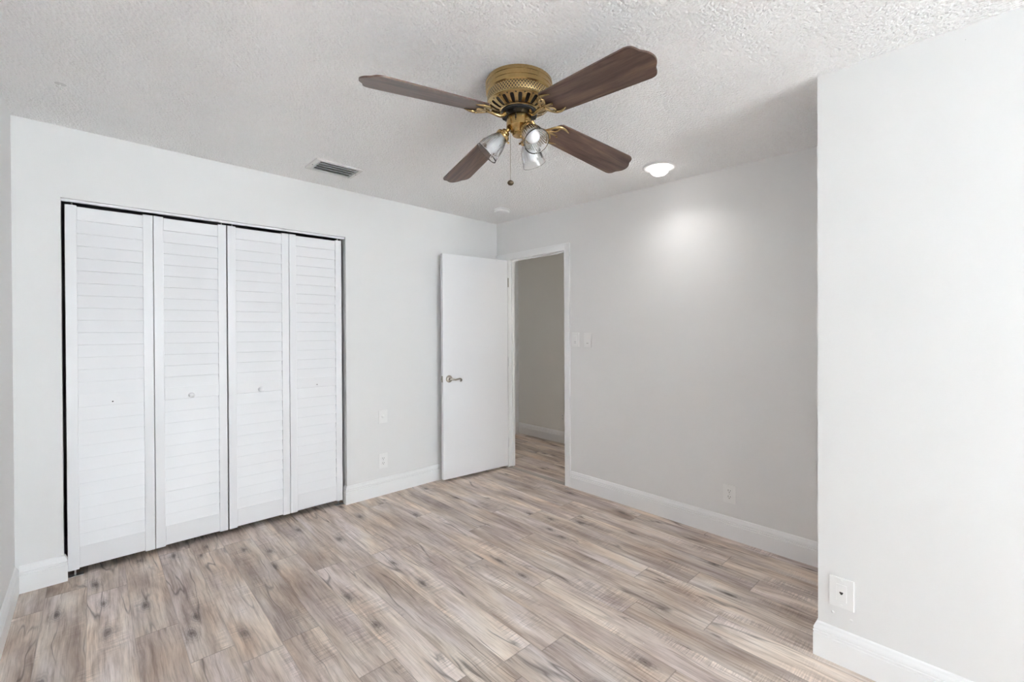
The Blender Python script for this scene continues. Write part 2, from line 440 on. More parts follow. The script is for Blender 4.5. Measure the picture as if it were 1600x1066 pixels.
bm = bmesh.new()
box(bm, XL-0.12, XA, 0, 0.11, 0, TOP); box(bm, XB, WT, 0, 0.11, 0, TOP); box(bm, XA, XB, 0, 0.11, HT, TOP)
struct('wall_back', bm, WALL, 'white wall that holds the louvered closet opening')
bm = bmesh.new()
box(bm, 0, WT, YL+0.02, 0.0, 0, TOP); box(bm, 0, WT, YR-0.02, YL+0.02, ZD+0.02, TOP); box(bm, 0, WT, YF, YR-0.02, 0, TOP)
struct('wall_right', bm, WALL, 'white wall with the open doorway and two switches')
bm = bmesh.new(); box(bm, XL-0.12, XL, YF-0.12, 0.0, 0, TOP)
struct('wall_left', bm, WALL, 'narrow sliver of white wall at the left picture edge')
bm = bmesh.new(); box(bm, BX, -0.001, YF, BY, 0, TOP)
struct('wall_near_right', bm, WALL, 'projecting white wall corner nearest the viewer at the right')
# wall behind the camera; its unseen window is shaped to light the room
WX0, WX1, WZ0, WZ1 = -3.00, -0.95, 0.10, 2.20
bm = bmesh.new()
box(bm, XL, WX0, YF-0.12, YF, 0, TOP); box(bm, WX1, WT, YF-0.12, YF, 0, TOP)
box(bm, WX0, WX1, YF-0.12, YF, 0, WZ0); box(bm, WX0, WX1, YF-0.12, YF, WZ1, TOP)
struct('wall_front', bm, WALL, 'white window wall behind the viewer')
win = thing('window_1', 'unseen window behind the viewer, sized and placed to light the room', 'window', ((WX0+WX1)/2, YF-0.06, WZ0), kind='structure')
bm = bmesh.new()
for a_ in ((WX0, WX0+0.05, WZ0, WZ1), (WX1-0.05, WX1, WZ0, WZ1), (WX0+0.05, WX1-0.05, WZ0, WZ0+0.05), (WX0+0.05, WX1-0.05, WZ1-0.05, WZ1), ((WX0+WX1)/2-0.025, (WX0+WX1)/2+0.025, WZ0+0.05, WZ1-0.05)):
    box(bm, a_[0], a_[1], YF-0.09, YF-0.04, a_[2], a_[3])
obj('window_frame', bm, TRIMW, win)
bm = bmesh.new(); box(bm, WX0+0.04, WX1-0.04, YF-0.068, YF-0.062, WZ0+0.04, WZ1-0.04)
obj('glass_pane', bm, PANE, win)
window_portal(((WX0+WX1)/2, YF-0.125, (WZ0+WZ1)/2), (R(90), 0, 0), WX1-WX0, WZ1-WZ0)

# closet interior
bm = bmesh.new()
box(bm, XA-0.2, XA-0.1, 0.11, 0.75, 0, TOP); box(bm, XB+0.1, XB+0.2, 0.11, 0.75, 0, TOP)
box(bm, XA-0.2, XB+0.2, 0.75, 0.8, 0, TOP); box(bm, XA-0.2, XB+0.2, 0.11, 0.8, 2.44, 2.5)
struct('wall_closet', bm, CLOSET_SHADE, 'closet inside walls behind the louvers, darkened in colour for shade')

# hall
bm = bmesh.new(); box(bm, HX, HX+0.1, -2.2, HY+0.1, 0, 2.5)
struct('wall_hall_far', bm, HALLW, 'shaded grey hall wall seen through the doorway')
bm = bmesh.new(); box(bm, WT, HX, HY, HY+0.1, 0, 2.5); box(bm, WT-0.02, WT, 0.11, HY+0.1, 0, 2.5)
struct('wall_hall_end', bm, HALLC, 'hall end wall at the left of the doorway view')
bm = bmesh.new(); box(bm, WT, HX, -2.2, -2.1, 0, 2.5)
struct('wall_hall_near', bm, HALLW, 'hall end wall hidden behind the bedroom wall')

hl = thing('hall_fill_light', 'unseen light added to brighten the hall', 'ceiling light', (0.58, -1.75, 2.44))  # no such lamp is known; added out of view to brighten the hall
bm = bmesh.new(); lathe(bm, [(0.12, 0.0), (0.12, -0.02), (0.10, -0.05), (0.05, -0.07), (0, -0.075)], 32, (0.58, -1.75, 2.44))
m_, nt_, b_ = nodes('hall_fill_glow'); b_.inputs['Emission Color'].default_value = (1, 0.965, 0.91, 1); b_.inputs['Emission Strength'].default_value = 24.0
obj('glow_dome', bm, m_, hl, smooth=True)

# ------------------------------------------------------------------ baseboards
BASE = [(0.0, 0.0), (0.0150, 0.0), (0.0150, 0.0915), (0.0115, 0.094), (0.0115, 0.0965), (0.0150, 0.0985), (0.0150, 0.1045), (0.0105, 0.107), (0.0105, 0.110),
        (0.0145, 0.1125), (0.0125, 0.121), (0.0085, 0.129), (0.0060, 0.137), (0.0, 0.142)]
def base_run(pts, side):
    """baseboard along a floor polyline; side=+1: body to the left of travel"""
    bm = bmesh.new(); n = len(pts); P = [Vector((p[0], p[1])) for p in pts]; rings = []
    for i in range(n):
        d0 = (P[i]-P[i-1]).normalized() if i else None
        d1 = (P[i+1]-P[i]).normalized() if i < n-1 else None
        nn = [Vector((-d.y, d.x))*side for d in (d0, d1) if d is not None]
        if len(nn) == 2:
            m_ = (nn[0]+nn[1]); m_ = m_/(m_.length_squared/2)
        else: m_ = nn[0]
        rings.append([bm.verts.new((P[i].x+m_.x*t, P[i].y+m_.y*t, z)) for t, z in BASE])
    k = len(BASE)
    for a, b in zip(rings[:-1], rings[1:]):
        for j in range(k): bm.faces.new((a[j], a[(j+1) % k], b[(j+1) % k], b[j]))
    bm.faces.new(rings[0]); bm.faces.new(rings[-1])
    return bm
struct('baseboard_left', base_run([(XL, YF), (XL, -0.0002)], -1), TRIMW, 'white baseboard along the left picture edge', 'baseboard')
struct('baseboard_back', base_run([(XL+0.0151, 0), (XA, 0), (XA, 0.024)], -1), TRIMW, 'short white baseboard left of the closet', 'baseboard')
struct('baseboard_back', base_run([(XB, 0.045), (XB, 0), (-0.02, 0)], -1), TRIMW, 'white baseboard between closet and open door', 'baseboard')
struct('baseboard_right', base_run([(0, -0.977), (0, BY+0.0151)], -1), TRIMW, 'long white baseboard below the outlet right of the doorway', 'baseboard')
struct('baseboard_near_right', base_run([(-0.016, BY), (BX, BY), (BX, YF)], -1), TRIMW, 'white baseboard wrapping the near right wall corner', 'baseboard')
struct('baseboard_hall', base_run([(HX, HY-0.0002), (HX, -2.1)], -1), TRIMW, 'white baseboard along the shaded hall wall', 'baseboard')
struct('baseboard_hall_end', base_run([(WT+0.01, HY), (HX-0.0151, HY)], -1), TRIMW, 'white baseboard on the hall end wall', 'baseboard')

# ------------------------------------------------------------------ doorway trim
CW = 0.06
bm = bmesh.new()
def casing_v(y0, y1, z1):
    box(bm, -0.013, 0, min(y0, y1), max(y0, y1), 0, z1)
s0 = -0.0145
# right leg, left leg, head; raised outer bead
box(bm, -0.0130, 0, YR-CW, YR, 0, ZD+CW); box(bm, -0.017, -0.013, YR-CW, YR-CW+0.014, 0, ZD+CW)
box(bm, -0.0130, 0, YL, YL+CW, 0, ZD)
box(bm, -0.0130, 0, YR, -0.0005, ZD, ZD+CW-0.001); box(bm, -0.0165, -0.013, YR-CW+0.014, -0.0005, ZD+CW-0.013, ZD+CW-0.001)
struct('trim_1', bm, TRIMW, 'white casing around the open doorway', 'door casing', bevel=0.0015)
bm = bmesh.new()
box(bm, -0.004, WT+0.012, YL, YL+0.019, 0, ZD+0.019); box(bm, -0.004, WT+0.012, YR-0.019, YR, 0, ZD+0.019); box(bm, -0.004, WT+0.012, YR, YL, ZD, ZD+0.019)
box(bm, 0.036, 0.05, YL-0.01, YL, 0, ZD); box(bm, 0.036, 0.05, YR, YR+0.01, 0, ZD); box(bm, 0.036, 0.05, YR+0.01, YL-0.01, ZD-0.010, ZD)
struct('trim_2', bm, TRIMW, 'white door jamb and stop lining the doorway', 'door jamb', bevel=0.001)
bm = bmesh.new()
lathe_pts = [(-0.012, 0.0), (-0.012, 0.003), (0.000, 0.0062), (0.026, 0.0062), (0.04, 0.003), (0.04, 0.0)]
v0 = [bm.verts.new((x, YL-0.001, z+0.0002)) for x, z in lathe_pts]; v1 = [bm.verts.new((x, YR+0.001, z+0.0002)) for x, z in lathe_pts]
for i in range(6): bm.faces.new((v0[i], v0[(i+1) % 6], v1[(i+1) % 6], v1[i]))
bm.faces.new(v0); bm.faces.new(v1)
struct('trim_3', bm, paint('threshold_strip', (0.42, 0.38, 0.34), 0.4), 'pale threshold strip on the floor under the doorway', 'threshold')

# ------------------------------------------------------------------ open slab door
hp = Vector((-0.024, -0.187, 0)); fp = Vector((-0.735, -0.118, 0))
dv = (fp-hp).normalized(); dn = Vector((dv.y, -dv.x, 0))      # dn: towards the room (-y)
if dn.y > 0: dn = -dn
LL = (fp-hp).length; DZ0, DZ1 = 0.025, 2.046
door = thing('door_3', 'plain white slab door standing open against the wall', 'door', (hp.x, hp.y, 0), kind='structure')
bm = bmesh.new()
obox(bm, hp+dv*LL/2-dn*0.0175+Vector((0, 0, (DZ0+DZ1)/2)), dv, dn, Vector((0, 0, 1)), LL/2, 0.0175, (DZ1-DZ0)/2)
obj('leaf', bm, DOORW, door, bevel=0.0015)
# lever handle
hd = link('door_handle', None, door)
hc = hp+dv*0.655+Vector((0, 0, 0.925)); hd.location = hc-world_loc(door)
hd['label'] = 'satin nickel lever handle'
bm = bmesh.new()
lathe(bm, [(0, 0), (0.0315, 0), (0.0325, 0.003), (0.030, 0.007), (0.022, 0.011), (0.014, 0.014), (0.0125, 0.03), (0.013, 0.045), (0.0, 0.047)], 28, hc, dn)
obj('rose', bm, NICKEL, hd, smooth=True)
bm = bmesh.new()
z_ = Vector((0, 0, 1))
pp = [hc+dn*0.040, hc+dn*0.046-dv*0.018-z_*0.002, hc+dn*0.048-dv*0.045-z_*0.006, hc+dn*0.046-dv*0.075-z_*0.001, hc+dn*0.044-dv*0.096-z_*0.002, hc+dn*0.043-dv*0.107-z_*0.013, hc+dn*0.043-dv*0.099-z_*0.022, hc+dn*0.043-dv*0.090-z_*0.020]
tube(bm, catmull(pp, 5), [0.010, 0.009, 0.0075, 0.007, 0.007, 0.0065, 0.006, 0.005], 10)
obj('lever', bm, NICKEL, hd, smooth=True)
bm = bmesh.new()
lc = hp+dv*(LL+0.0008)-dn*0.0175+Vector((0, 0, 0.925)); obox(bm, lc, dv, dn, z_, 0.0009, 0.0125, 0.028)
obox(bm, lc+dv*0.004, dv, dn, z_, 0.004, 0.006, 0.008)
obj('latch', bm, NICKEL, door, label='nickel latch plate on door edge')
for hz in (0.25, 1.05, 1.83):
    bm = bmesh.new(); lathe(bm, [(0, -0.045), (0.0055, -0.045), (0.0055, 0.045), (0, 0.045)], 12, hp-dv*0.006+dn*0.004+Vector((0, 0, hz)))
    obj('hinge', bm, TRIMW if hz < 1.5 else NICKEL, door, smooth=True)

# ------------------------------------------------------------------ closet bifold doors
YD = 0.030; PT = 0.028
def rounded_rail(bm, x0, x1, z0, z1, y0=YD, y1=YD+PT): box(bm, x0, x1, y0, y1, z0, z1)
ztop = lambda x: 2.068-(x-XA)*0.004
def leaf(parent, x0, x1, knob, hole, xs):
    L0, L1 = x0+0.0015, x1-0.0015; sw = 0.047
    zt = 2.0595; zb = 0.038
    bm = bmesh.new()
    box(bm, L0, L0+sw, YD, YD+PT, zb-0.006, zt+0.006); box(bm, L1-sw, L1, YD, YD+PT, zb-0.006, zt+0.006)
    for a_, b_ in ((zb, 0.158), (0.935, 1.012), (1.985, zt)):
        box(bm, L0+sw, L1-sw, YD+0.003, YD+PT-0.003, a_, b_)
    p = obj('door_panel', bm, DOORW, parent, bevel=0.002)
    bm = bmesh.new()
    for zlo, zhi, n in ((0.158, 0.935, 11), (1.012, 1.985, 14)):
        st = (zhi-zlo)/n
        for k in range(n):
            z0 = zlo+k*st; tilt = R(9.0)
            c = Vector(((L0+L1)/2, YD+0.013, z0+st/2))
            ay = Vector((0, math.cos(tilt), -math.sin(tilt)))*1.0; az = Vector((0, math.sin(tilt), math.cos(tilt)))
            obox(bm, c, Vector((1, 0, 0)), ay, az, (L1-L0)/2-sw+0.002, 0.0035, st/2+0.005)
    obj('louvers', bm, DOORW, p, bevel=0.0012)
    if knob:
        bm = bmesh.new()
        lathe(bm, [(0.0, 0.030), (0.008, 0.0295), (0.0155, 0.025), (0.0165, 0.019), (0.013, 0.013), (0.008, 0.009), (0.0085, 0.003), (0.014, 0.0), (0.0, -0.001)], 24, (knob, YD+0.003, 0.955), (0, -1, 0))
        obj('knob', bm, DOORW, p, smooth=True, label='round white wooden knob')
    if hole:
        bm = bmesh.new(); lathe(bm, [(0, 0.0012), (0.0035, 0.0012), (0.0035, -0.001)], 12, (hole, YD+0.003, 0.955), (0, -1, 0))
        obj('screw_hole', bm, DARK, p, label='small dark screw hole')
    return p
PXS = [-3.0985, -2.7185, -2.3375, -1.9545, -1.5735]
for di in (0, 1):
    bf = thing('door_%d' % (di+1), ['left pair of white louvered bifold closet doors', 'right pair of white louvered bifold closet doors'][di], 'closet door',
               ((PXS[2*di]+PXS[2*di+2])/2, YD, 0), group='louvered bifold closet doors', kind='structure')
    for k in (0, 1):
        i = 2*di+k; e0 = 0.0 if k == 0 else 0.0
        a0 = PXS[i]+(0.002 if (i == 2) else 0); a1 = PXS[i+1]-(0.002 if i == 1 else 0)
        leaf(bf, a0, a1, {1: -2.536, 2: -2.144}.get(i), {0: -2.907, 3: -1.763}.get(i), PXS)
    xm = PXS[2*di+1]
    for hz in (0.35, 1.0, 1.7):
        bm = bmesh.new(); lathe(bm, [(0, -0.03), (0.004, -0.03), (0.004, 0.03), (0, 0.03)], 8, (xm, YD+PT+0.003, hz)); obj('hinge', bm, STEEL, bf)
    # pivot pins at the top and the floor bracket
    xe = PXS[0]+0.03 if di == 0 else PXS[4]-0.03
    bm = bmesh.new()
    for xx in (xe, PXS[2]-0.03 if di == 0 else PXS[2]+0.03):
        lathe(bm, [(0, 0), (0.004, 0), (0.004, 0.028), (0, 0.028)], 10, (xx, YD+PT/2-0.008, 2.062))
    obj('pivot_pin', bm, STEEL, bf)
    bm = bmesh.new(); s_ = 1 if di == 0 else -1
    xj = XA+0.002 if di == 0 else XB-0.002
    xs_ = sorted((xj+s_*0.015, xj+s_*0.075)); box(bm, xs_[0], xs_[1], YD-0.012, YD+0.03, 0.0005, 0.003)
    lathe(bm, [(0, 0.003), (0.0045, 0.003), (0.0045, 0.034), (0, 0.034)], 10, (xe, YD+PT/2, 0))
    obj('floor_bracket', bm, STEEL, bf, label='zinc floor pivot bracket')
bm = bmesh.new()
box(bm, XA+0.001, XB-0.001, YD-0.004, YD-0.002, 2.080, HT); box(bm, XA+0.001, XB-0.001, YD-0.002, YD+0.03, HT-0.002, HT)
struct('trim_4', bm, TRIMW, 'white overhead track above the bifold closet doors', 'door track')

# ------------------------------------------------------------------ ceiling fan
FX, FY = -1.6424, -2.0778; FZ = cz(FX, FY)
fan = thing('ceiling_fan', 'antique brass ceiling fan with four walnut blades and three glass lamps', 'ceiling fan', (FX, FY, FZ))
def band_uv(o, name='band'):
    me = o.data; uvl = me.uv_layers.new(name=name)
    zs = [v.co.z for v in me.vertices]; z0, z1 = min(zs), max(zs)
    for p in me.polygons:
        us = []
        for li in p.loop_indices:
            v = me.vertices[me.loops[li].vertex_index].co; us.append((math.atan2(v.y, v.x)/(2*PI)) % 1.0)
        if max(us)-min(us) > 0.5: us = [u+1 if u < 0.5 else u for u in us]
        for li, u in zip(p.loop_indices, us):
            v = me.vertices[me.loops[li].vertex_index].co; uvl.data[li].uv = (u, (v.z-z0)/(z1-z0))
bm = bmesh.new()
lathe(bm, [(0.0, 0), (0.143, 0), (0.1445, -0.004), (0.1445, -0.015), (0.1425, -0.0165), (0.1425, -0.026), (0.1435, -0.0275), (0.1435, -0.034), (0.1415, -0.0355), (0.1415, -0.049), (0.142, -0.052), (0.138, -0.056), (0.136, -0.0575), (0.134, -0.0575), (0.0, -0.0575)], 72, (FX, FY, FZ))
obj('motor_housing', bm, BRASS, fan, smooth=True)
bm = bmesh.new(); lathe(bm, [(0.137, -0.0575), (0.1385, -0.066), (0.1385, -0.080), (0.136, -0.0905)], 96, (FX, FY, FZ))
o = obj('pierced_band', bm, LATT, fan, smooth=True); band_uv(o)
bm = bmesh.new()
NS = 22
lathe(bm, [(0.1365, -0.0905), (0.1375, -0.093), (0.1375, -0.097), (0.134, -0.1005), (0.130, -0.1015)], 72, (FX, FY, FZ))
lathe(bm, [(0.0815, -0.1245), (0.0785, -0.1265), (0.0765, -0.1255)], 72, (FX, FY, FZ))
def cone(u, v):     # u angle, v 0 (outer) .. 1 (inner)
    r_ = 0.130+(0.0815-0.130)*v; z = -0.1015+(-0.1245+0.1015)*v-0.004*math.sin(PI*v)
    return Vector((FX+r_*math.cos(u), FY+r_*math.sin(u), FZ+z))
du = 2*PI/NS
for s in range(NS):
    uc = s*du; outer = []; inner = []; n = 24
    for k in range(n):
        t = 2*PI*k/n+PI/n; cx_, cy_ = math.cos(t), math.sin(t)
        m_ = max(abs(cx_), abs(cy_)); ox, oy = cx_/m_, cy_/m_      # unit square
        sy = 0.86*(abs(cy_)**0.45)*(1 if cy_ > 0 else -1)
        sx = 0.50*(abs(cx_)**0.55)*(1 if cx_ > 0 else -1)
        outer.append(bm.verts.new(cone(uc+ox*du/2, 0.5+oy*0.5))); inner.append(bm.verts.new(cone(uc+sx*du/2, 0.5+sy*0.5)))
    low = [bm.verts.new(v.co+Vector(((FX-v.co.x)*0.03, (FY-v.co.y)*0.03, 0.004))) for v in inner]
    for k in range(n):
        j = (k+1) % n
        bm.faces.new((outer[k], outer[j], inner[j], inner[k])); bm.faces.new((inner[k], inner[j], low[j], low[k]))
obj('vented_skirt', bm, BRASSC, fan, smooth=True)
bm = bmesh.new(); lathe(bm, [(0.128, -0.060), (0.124, -0.092), (0.078, -0.112), (0.074, -0.130), (0.078, -0.134), (0.078, -0.143), (0.070, -0.147), (0.03, -0.147), (0.03, -0.152), (0, -0.152)], 48, (FX, FY, FZ))
for k in range(12):
    t = k*PI/6; cdir = Vector((math.cos(t), math.sin(t), 0)); obox(bm, Vector((FX, FY, FZ-0.147))+cdir*0.06, cdir, Vector((-cdir.y, cdir.x, 0)), Vector((0, 0, 1)), 0.014, 0.003, 0.003)
obj('motor', bm, BLACK, fan, smooth=True)
bm = bmesh.new()
lathe(bm, [(0.0, -0.148), (0.050, -0.148), (0.0535, -0.150), (0.055, -0.154), (0.055, -0.193), (0.053, -0.1955), (0.046, -0.202), (0.038, -0.210), (0.034, -0.217), (0.030, -0.2195), (0.030, -0.2245), (0.026, -0.229), (0.0, -0.231)], 48, (FX, FY, FZ))
sh = obj('switch_housing', bm, BRASS, fan, smooth=True)
camv = Vector((-0.69, -0.724, 0)); rgt = Vector((0.724, -0.69, 0))
bm = bmesh.new(); dsl = (camv*0.95-rgt*0.25).normalized(); cc = Vector((FX, FY, FZ-0.168))+dsl*0.0552
tv = Vector((-dsl.y, dsl.x, 0)); obox(bm, cc, tv, dsl, Vector((0, 0, 1)), 0.003, 0.0008, 0.008); obox(bm, cc+Vector((0, 0, 0.0)), tv, dsl, Vector((0, 0, 1)), 0.0018, 0.004, 0.002)
for dz in (-0.013, 0.013): lathe(bm, [(0, 0.002), (0.002, 0.0015), (0.002, -0.001)], 8, cc+Vector((0, 0, dz)), dsl)
obj('reverse_switch', bm, BLACK, sh, label='small black direction slide switch')
# blades
TH, HB, RB = 3.0153, 0.143, 0.6852
HALF = [(0.178, 0.0), (0.1785, 0.020), (0.181, 0.036), (0.187, 0.048), (0.198, 0.0555), (0.215, 0.0590), (0.40, 0.0655), (0.60, 0.0715), (0.625, 0.0715), (0.640, 0.0685), (0.6495, 0.0615), (0.655, 0.0530), (0.6585, 0.0445), (0.663, 0.0380), (0.6705, 0.0310), (0.6785, 0.0215), (0.6835, 0.0110), (0.6852, 0.0)]
HALF = [(r_, w*1.14) for r_, w in HALF]
labs = ['walnut blade pointing left', 'walnut blade reaching toward the viewer, largest in view', 'walnut blade pointing right', 'walnut blade pointing away behind the lamps']
for k, (off, dr) in enumerate(((0.0082, 0.0893), (0.0519, 0.0915), (-0.0139, 0.1264), (-0.0462, 0.1447))):
    t = TH+k*PI/2+off
    er = Vector((math.cos(t), math.sin(t), 0)); ep = Vector((-math.sin(t), math.cos(t), 0)); ez = Vector((0, 0, 1))
    O = Vector((FX, FY, FZ-HB))
    ax = (er-ez*dr).normalized(); pit = R(-12.0)
    n0 = ax.cross(ep).normalized()
    pw = ep*math.cos(pit)+n0*math.sin(pit); nn = ax.cross(pw).normalized()
    if nn.z < 0: nn = -nn
    def P3(r_, w, h): return O+ax*r_+pw*w+nn*h
    pts = [(r_, w) for r_, w in HALF]+[(r_, -w) for r_, w in reversed(HALF[1:-1])]
    dense = catmull([(a_, b_, 0) for a_, b_ in pts]+[(pts[0][0], pts[0][1], 0)], 3)[:-1]
    bm = bmesh.new()
    lo = [bm.verts.new(P3(p.x, p.y, -0.003)) for p in dense]; hi = [bm.verts.new(P3(p.x, p.y, 0.003)) for p in dense]
    bm.faces.new(lo); bm.faces.new(hi[::-1])
    for i in range(len(lo)):
        j = (i+1) % len(lo); bm.faces.new((lo[i], lo[j], hi[j], hi[i]))
    co = [(p.x+k*1.7, p.y+k*0.9) for p in dense]*2
    bl = obj('blade', bm, WALNUT, fan, label=labs[k])
    uvl = bl.data.uv_layers.new(name='grain')
    for lp in bl.data.loops: uvl.data[lp.index].uv = co[lp.vertex_index]
    # ornate brass blade iron under the blade
    bm = bmesh.new()
    def Q(r_, w, h=-0.008): return P3(r_, w, h)
    tube(bm, catmull([O+er*0.066+ez*0.004, O+er*0.078-ez*0.014, O+er*0.098-ez*0.026, Q(0.125, 0, -0.014), Q(0.150, 0, -0.009), Q(0.168, 0, -0.008)], 5), [0.0095, 0.0085, 0.0075, 0.007, 0.0075, 0.008], 10)
    for s in (-1, 1):
        tube(bm, catmull([Q(0.150, s*0.002), Q(0.160, s*0.020), Q(0.172, s*0.038), Q(0.190, s*0.052), Q(0.214, s*0.056), Q(0.246, s*0.046)], 6), [0.0075, 0.0065, 0.0075, 0.0090, 0.0070, 0.0022], 10, flat=0.7)
        tube(bm, catmull([Q(0.160, s*0.006), Q(0.176, s*0.012), Q(0.190, s*0.022), Q(0.194, s*0.036), Q(0.188, s*0.048)], 5), [0.0045, 0.0045, 0.005, 0.0045], 8, flat=0.7)
    tube(bm, catmull([Q(0.158, 0), Q(0.178, 0), Q(0.198, 0), Q(0.216, 0)], 4), [0.008, 0.0075, 0.006, 0.0022], 8, flat=0.6)
    for r_, w in ((0.19, 0.047), (0.19, -0.047), (0.212, 0)):
        lathe(bm, [(0, 0.004), (0.0045, 0.003), (0.005, 0)], 10, Q(r_, w, -0.012), -nn)
    obj('blade_iron', bm, BRASSC, bl, smooth=True, label='scrolled brass blade bracket')
# lamps
for k, (az, lb) in enumerate(((136.4, 'ribbed glass lamp pointing left'), (-103.6, 'ribbed glass lamp facing the viewer'), (16.4, 'ribbed glass lamp at the back'))):
    d = Vector((math.cos(R(az)), math.sin(R(az)), 0)); dn_ = R(47 if k != 2 else 50)
    ax = d*math.cos(dn_)+Vector((0, 0, -math.sin(dn_)))
    base = Vector((FX, FY, FZ-0.196))+d*0.042
    sk = base+ax*0.018
    bm = bmesh.new()
    tube(bm, catmull([Vector((FX, FY, FZ-0.196))+d*0.030, base, sk], 4), 0.009, 10)
    lathe(bm, [(0, 0.0), (0.016, 0.0), (0.019, 0.004), (0.019, 0.012), (0.0285, 0.016), (0.0305, 0.020), (0.0305, 0.030), (0.029, 0.032), (0.0275, 0.030), (0.0275, 0.022), (0.016, 0.020), (0, 0.02)], 32, sk, ax)
    for a_ in range(3):
        X_, Y_, _ = frame_of(ax); q_ = X_*math.cos(a_*2.094)+Y_*math.sin(a_*2.094)
        lathe(bm, [(0, 0.0), (0.0025, 0.0), (0.0025, 0.006), (0.0045, 0.007), (0.0045, 0.012), (0, 0.012)], 8, sk+ax*0.026+q_*0.029, q_)
    ft = obj('lamp_fitter', bm, BRASS, fan, smooth=True, label=lb)
    bm = bmesh.new(); nseg = 144
    outp = [(0.0235, 0.022), (0.0240, 0.030), (0.0290, 0.040), (0.0370, 0.055), (0.0430, 0.072), (0.0465, 0.090), (0.0480, 0.104), (0.0495, 0.112), (0.0530, 0.124), (0.0545, 0.130)]
    inp_ = [(r_-0.0026, h) for r_, h in outp][::-1]
    prof = outp+[(0.0540, 0.1315), (0.0530, 0.1312)]+inp_
    no = len(outp)
    def rib(kk, i, t):
        if 1 < kk < 7: return 0.0008*math.cos(32*t)
        if no+1 < kk: return 0
        return 0
    lathe(bm, prof, nseg, sk, ax, rib=rib, closed=True)
    obj('glass_shade', bm, GLASS, ft, smooth=True, label='clear ribbed bell glass shade')
    bm = bmesh.new()
    lathe(bm, [(0, 0.018), (0.013, 0.018), (0.0135, 0.035), (0.0165, 0.045), (0.0225, 0.058), (0.0275, 0.072), (0.0295, 0.086), (0.0270, 0.099), (0.0195, 0.109), (0.009, 0.1145), (0, 0.1155)], 32, sk, ax)
    obj('bulb', bm, BULB, ft, smooth=True, label='unlit frosted white bulb')
# pull chain
bm = bmesh.new(); ct = Vector((FX, FY, FZ-0.205))-rgt*0.038+camv*0.012
ctop = ct+Vector((0, 0, 0.02))
tube(bm, [ctop+rgt*0.012, ctop-rgt*0.002, ct], 0.0022, 8)
z = ct.z
while z > FZ-0.425:
    lathe(bm, [(0, 0.0013), (0.0009, 0.0009), (0.0013, 0), (0.0009, -0.0009), (0, -0.0013)], 6, (ct.x, ct.y, z)); z -= 0.0024
ch = obj('pull_chain', bm, metal('dull_chain', (0.35, 0.31, 0.25), 0.4), fan, smooth=True)
bm = bmesh.new(); kc = Vector((ct.x, ct.y, FZ-0.436))
lathe(bm, [(0, 0.012), (0.004, 0.0115), (0.0095, 0.008), (0.0135, 0.003), (0.0140, 0), (0.0130, -0.004), (0.009, -0.0085), (0, -0.011)], 24, kc)
obj('pull_knob', bm, metal('aged_bronze', (0.20, 0.15, 0.10), 0.45), ch, smooth=True)

# ------------------------------------------------------------------ recessed lamp, smoke alarm, vent, hook
lx, ly = -0.318, -2.000; lz = cz(lx, ly)
rl = thing('recessed_light', 'lit round recessed ceiling light right of the fan', 'ceiling light', (lx, ly, lz))
bm = bmesh.new(); lathe(bm, [(0.107, 0.001), (0.107, -0.004), (0.103, -0.008), (0.092, -0.010), (0.080, -0.006), (0.0775, 0.001)], 64, (lx, ly, lz))
lathe(bm, [(0.0775, 0.001), (0.072, 0.0), (0.060, -0.001)], 64, (lx, ly, lz))
obj('trim_ring', bm, PLAST, rl, smooth=True)
bm = bmesh.new(); lathe(bm, [(0, -0.056), (0.020, -0.0545), (0.038, -0.049), (0.051, -0.039), (0.0575, -0.026), (0.0585, -0.014), (0.055, 0.001), (0, 0.001)], 48, (lx, ly, lz))
lb = obj('bulb', bm, LIT, rl, smooth=True, label='glowing white reflector bulb')
sl = bpy.data.lights.new('reflector_lamp', 'SPOT'); sl.energy = 12; sl.spot_size = R(150); sl.spot_blend = 1.0; sl.shadow_soft_size = 0.05; sl.color = (1.0, 0.975, 0.94)
slo = link('reflector_lamp', sl, lb); slo.location = (0, 0, -0.066)
sx, sy = -0.335, -0.465; sz = cz(sx, sy)
sm = thing('smoke_alarm', 'small round white smoke alarm on ceiling near the back corner', 'smoke alarm', (sx, sy, sz))
bm = bmesh.new(); lathe(bm, [(0, 0.001), (0.070, 0.001), (0.071, -0.008), (0.067, -0.010), (0, -0.010)], 48, (sx, sy, sz)); obj('base', bm, PLAST, sm, smooth=True)
bm = bmesh.new(); lathe(bm, [(0.061, -0.010), (0.061, -0.013), (0.067, -0.015), (0.066, -0.028), (0.058, -0.036), (0.03, -0.040), (0, -0.0405)], 48, (sx, sy, sz)); obj('cover', bm, PLAST, sm, smooth=True)
vx, vy = -1.800, -0.432; vz = cz(vx, vy)
vt = thing('ceiling_vent', 'rectangular white louvered air vent in the ceiling above the closet', 'air vent', (vx, vy, vz))
bm = bmesh.new()
VX, VY = 0.155, 0.110
def vz_(x, y): return cz(x, y)
for a_ in ((-VX, VX, -VY, -VY+0.026), (-VX, VX, VY-0.026, VY), (-VX, -VX+0.026, -VY+0.026, VY-0.026), (VX-0.026, VX, -VY+0.026, VY-0.026)):
    box(bm, vx+a_[0], vx+a_[1], vy+a_[2], vy+a_[3], vz-0.010, vz+0.004)
obj('frame', bm, VENTW, vt, bevel=0.002)
bm = bmesh.new()
for k in range(4):
    yy = vy-VY+0.044+k*0.043
    obox(bm, (vx, yy, vz-0.011), Vector((1, 0, 0)), Vector((0, math.cos(R(30)), math.sin(R(30)))), Vector((0, -math.sin(R(30)), math.cos(R(30)))), VX-0.03, 0.0165, 0.0012)
for s in (-1, 1): box(bm, vx+s*(VX-0.029)-0.001, vx+s*(VX-0.029)+0.001, vy-VY+0.02, vy+VY-0.02, vz-0.018, vz+0.002)
obj('louvers', bm, VENTW, vt)
